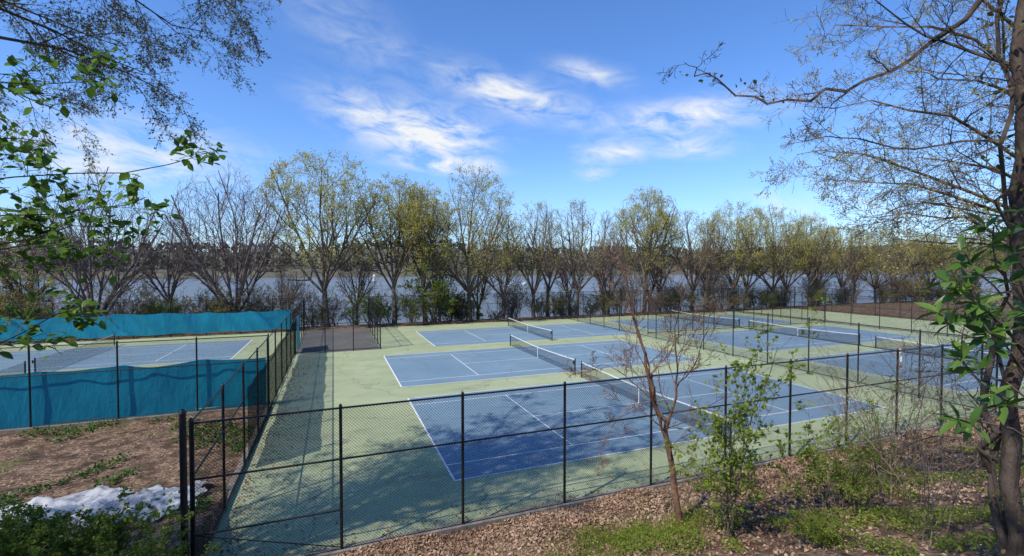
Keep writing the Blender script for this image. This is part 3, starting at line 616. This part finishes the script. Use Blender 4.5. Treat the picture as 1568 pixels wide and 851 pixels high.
# ------------------------------------------------------------ people
def mat_plain(n,c): return noisemat(n,[(.3,tuple(x*.85 for x in c)),(.7,c)],30,3,.8)
M_skin=mat_plain('skin',(.45,.27,.19)); M_shirtw=mat_plain('shirt_white',(.75,.75,.75)); M_short=mat_plain('shorts_navy',(.03,.04,.08)); M_hair=mat_plain('hair_dark',(.04,.025,.02)); M_lip=mat_plain('lips',(.4,.14,.11)); M_shoe=mat_plain('shoe_white',(.6,.6,.6))
def person(name,loc,rz,shirt,shorts,racket=True):
    J=[];E=[]
    def j(x,y,z,r,par=None):
        J.append((x,y,z,r)); 
        if par is not None: E.append((par,len(J)-1))
        return len(J)-1
    pel=j(0,0,.94,.135); w=j(0,.02,1.08,.12,pel); ch=j(0,.04,1.28,.15,w); nk=j(0,.06,1.46,.06,ch); nk2=j(0,.07,1.54,.052,nk); hd=j(0,.085,1.63,.088,nk2); ht=j(0,.08,1.71,.085,hd)
    for s in (-1,1):
        hip=j(s*.1,0,.88,.095,pel); kn=j(s*.17,.10 if s>0 else .02,.49,.062,hip); an=j(s*.2,-.04 if s>0 else -.1,.09,.04,kn); to=j(s*.22,.12 if s>0 else .06,.045,.036,an)
        sh=j(s*.19,.04,1.40,.062,ch)
        el=j(s*.27,.10,1.15,.043,sh); wr=j(s*.2,.33,1.10,.028,el); pa=j(s*.18,.40,1.11,.03,wr)
        for q in range(4): 
            f1=j(s*.18+(q-1.5)*.018,.45,1.12-.004*abs(q-1.5),.010,pa); j(s*.18+(q-1.5)*.018,.475-.004*abs(q-1),1.095,.009,f1)
        t1=j(s*.15,.42,1.135,.011,pa); j(s*.145,.45,1.145,.009,t1)
    me=bpy.data.meshes.new(name); me.from_pydata([q[:3] for q in J],E,[]); o=bpy.data.objects.new(name,me); scene.collection.objects.link(o)
    sk=o.modifiers.new('s','SKIN'); 
    for i,q in enumerate(J): me.skin_vertices[0].data[i].radius=(q[3],q[3]*(.75 if i in(1,2) else 1))
    me.skin_vertices[0].data[0].use_root=True
    sb=o.modifiers.new('u','SUBSURF'); sb.levels=2; sb.render_levels=2
    dg=bpy.context.evaluated_depsgraph_get(); m2=bpy.data.meshes.new_from_object(o.evaluated_get(dg)); o.modifiers.clear(); o.data=m2
    m2.materials.clear()
    for m_ in (M_skin,shirt,shorts,M_hair,M_shoe): m2.materials.append(m_)
    for p in m2.polygons:
        x,y,z=p.center; p.use_smooth=True; k=0
        if z<.11: k=4
        elif z>.55 and z<.98 and y<.25: k=2
        elif .98<=z<1.49 and not(y>.17) and not (abs(x)>.2 and z<1.2): k=1
        elif z>1.70 or (z>1.57 and y<.05): k=3
        p.material_index=k
    o.location=loc; o.rotation_euler=(0,0,rz)
    mb=MB()
    for s in (-1,1): mb.segs([((s*.032,.155,1.64),(s*.032,.172,1.64),.012,.004)],6,1); mb.segs([((s*.088,.08,1.62),(s*.1,.07,1.65),.02,.012)],6,0)
    mb.segs([((0,.15,1.645),(0,.19,1.61),.008,.014)],6,0); mb.segs([((-.022,.165,1.575),(.022,.165,1.575),.006,.006)],6,2)
    mb.obj('face_details',[M_skin,M_hair,M_lip],o)
    if racket:
        r=MB(); c=Vector((.3,.95,1.32)); h0=Vector((.19,.44,1.10)); dd=(c-h0).normalized(); u=dd.cross(Vector((0,0,1))).normalized(); S=[(h0-dd*.08,h0+dd*.3,.016,.012)]
        pts=[c+dd*.17*math.cos(a)+u*.13*math.sin(a) for a in np.linspace(0,6.2832,17)]
        S+=[(pts[i],pts[i+1],.011,.011) for i in range(16)]; S.append((h0+dd*.28,pts[8],.01,.01)); r.segs(S,6)
        S=[(c+u*a*.02-dd*.16*math.sqrt(max(0,1-(a/6.5)**2)),c+u*a*.02+dd*.16*math.sqrt(max(0,1-(a/6.5)**2)),.0015,.0015) for a in range(-6,7)]
        r.segs(S,3,1); r.obj('tennis_racket',[M_black,M_white],o)
person('tennis_player',(39.3,21.6,.004),.9,M_shirtw,M_shirtw)

# ------------------------------------------------------------ world
SD=Vector((-.80,-.34,1.0)).normalized()
el=math.asin(SD.z); az=math.atan2(SD.x,SD.y)
w=bpy.data.worlds.new('World'); scene.world=w; w.use_nodes=True; nt=w.node_tree; nt.nodes.clear()
out=N(nt,'ShaderNodeOutputWorld'); bg=N(nt,'ShaderNodeBackground'); bg.inputs[1].default_value=.145
sky=N(nt,'ShaderNodeTexSky'); sky.sky_type='NISHITA'; sky.sun_disc=False; sky.sun_elevation=el; sky.sun_rotation=az%(2*math.pi); sky.air_density=1.0; sky.dust_density=.4; sky.ozone_density=2.8
tc=N(nt,'ShaderNodeTexCoord'); sp=N(nt,'ShaderNodeSeparateXYZ'); nt.links.new(tc.outputs['Generated'],sp.inputs[0])
AZ=math_(nt,'MULTIPLY',math_(nt,'ARCTAN2',sp.outputs[0],sp.outputs[1]),57.2958)
EL=math_(nt,'MULTIPLY',math_(nt,'ARCSINE',sp.outputs[2]),57.2958)
cb=N(nt,'ShaderNodeCombineXYZ')
nt.links.new(math_(nt,'ADD',math_(nt,'MULTIPLY',AZ,.13),math_(nt,'MULTIPLY',EL,-.02)),cb.inputs[0]); nt.links.new(math_(nt,'ADD',math_(nt,'MULTIPLY',EL,.36),math_(nt,'MULTIPLY',AZ,.045)),cb.inputs[1])
n1=noise(nt,cb.outputs[0],1.5,7,.62,.5)
tot=None
for a,e,sa,se,tilt,amp in [(11.0,15.6,7,2.6,-.05,1.9),(4,17.5,6,2.2,-.2,.9),(21.5,20.0,8,1.8,-.26,1.5),(30.4,22.2,4.2,1.1,-.2,1.0),(33.1,13.4,4,1.3,.0,1.3),(41.7,16.8,8,1.6,.0,1.6),(42.4,13.5,4.5,1.3,-.1,1.0),(-18.9,10.6,10,3,0,1.4),(2.1,25.5,9,3,-.4,.35),(54,6,14,2.6,0,.7),(30.8,11,2,.8,0,1.1),(13,12.2,6,1.0,-.05,1.6)]:
    dx=math_(nt,'SUBTRACT',AZ,a); dy=math_(nt,'SUBTRACT',EL,e)
    c_,s_=math.cos(tilt),math.sin(tilt)
    u=math_(nt,'MULTIPLY_ADD',dx,c_/sa,math_(nt,'MULTIPLY',dy,s_/sa))
    v_=math_(nt,'MULTIPLY_ADD',dy,c_/se,math_(nt,'MULTIPLY',dx,-s_/se))
    q=math_(nt,'MULTIPLY_ADD',u,u,math_(nt,'MULTIPLY',v_,v_))
    g_=math_(nt,'MULTIPLY',math_(nt,'POWER',.35,q),amp)
    tot=g_ if tot is None else math_(nt,'ADD',tot,g_)
wisp=math_(nt,'MULTIPLY_ADD',n1,3.2,-1.1,clamp=True)
dens=math_(nt,'MULTIPLY',math_(nt,'MULTIPLY',tot,wisp),.8,clamp=True)
hz=math_(nt,'EXPONENT',math_(nt,'MULTIPLY',math_(nt,'ABSOLUTE',EL),-.18))
dens=math_(nt,'MAXIMUM',dens,math_(nt,'MULTIPLY',hz,.45))
skc=mixc(nt,1.0,sky.outputs[0],(.72,1.06,1.52),'MULTIPLY')
col=mixc(nt,dens,skc,(6.2,6.4,6.6))
nt.links.new(col,bg.inputs[0]); nt.links.new(bg.outputs[0],out.inputs[0])

sun=bpy.data.lights.new('sun','SUN'); sun.energy=5.0; sun.angle=math.radians(.5); sun.color=(1,.94,.84)
so=bpy.data.objects.new('sun',sun); scene.collection.objects.link(so); so.rotation_euler=(-SD).to_track_quat('-Z','Y').to_euler(); so.location=(-50,-20,60)

cam=bpy.data.cameras.new('camera'); co=bpy.data.objects.new('camera',cam); scene.collection.objects.link(co)
co.location=(0,0,7.6); cam.sensor_width=36; cam.lens=709/1568*36; cam.clip_end=20000; cam.clip_start=.05
a=math.radians(21.1); p=math.radians(-1.4)
co.rotation_euler=Vector((math.sin(a)*math.cos(p),math.cos(a)*math.cos(p),math.sin(p))).to_track_quat('-Z','Y').to_euler()
scene.camera=co
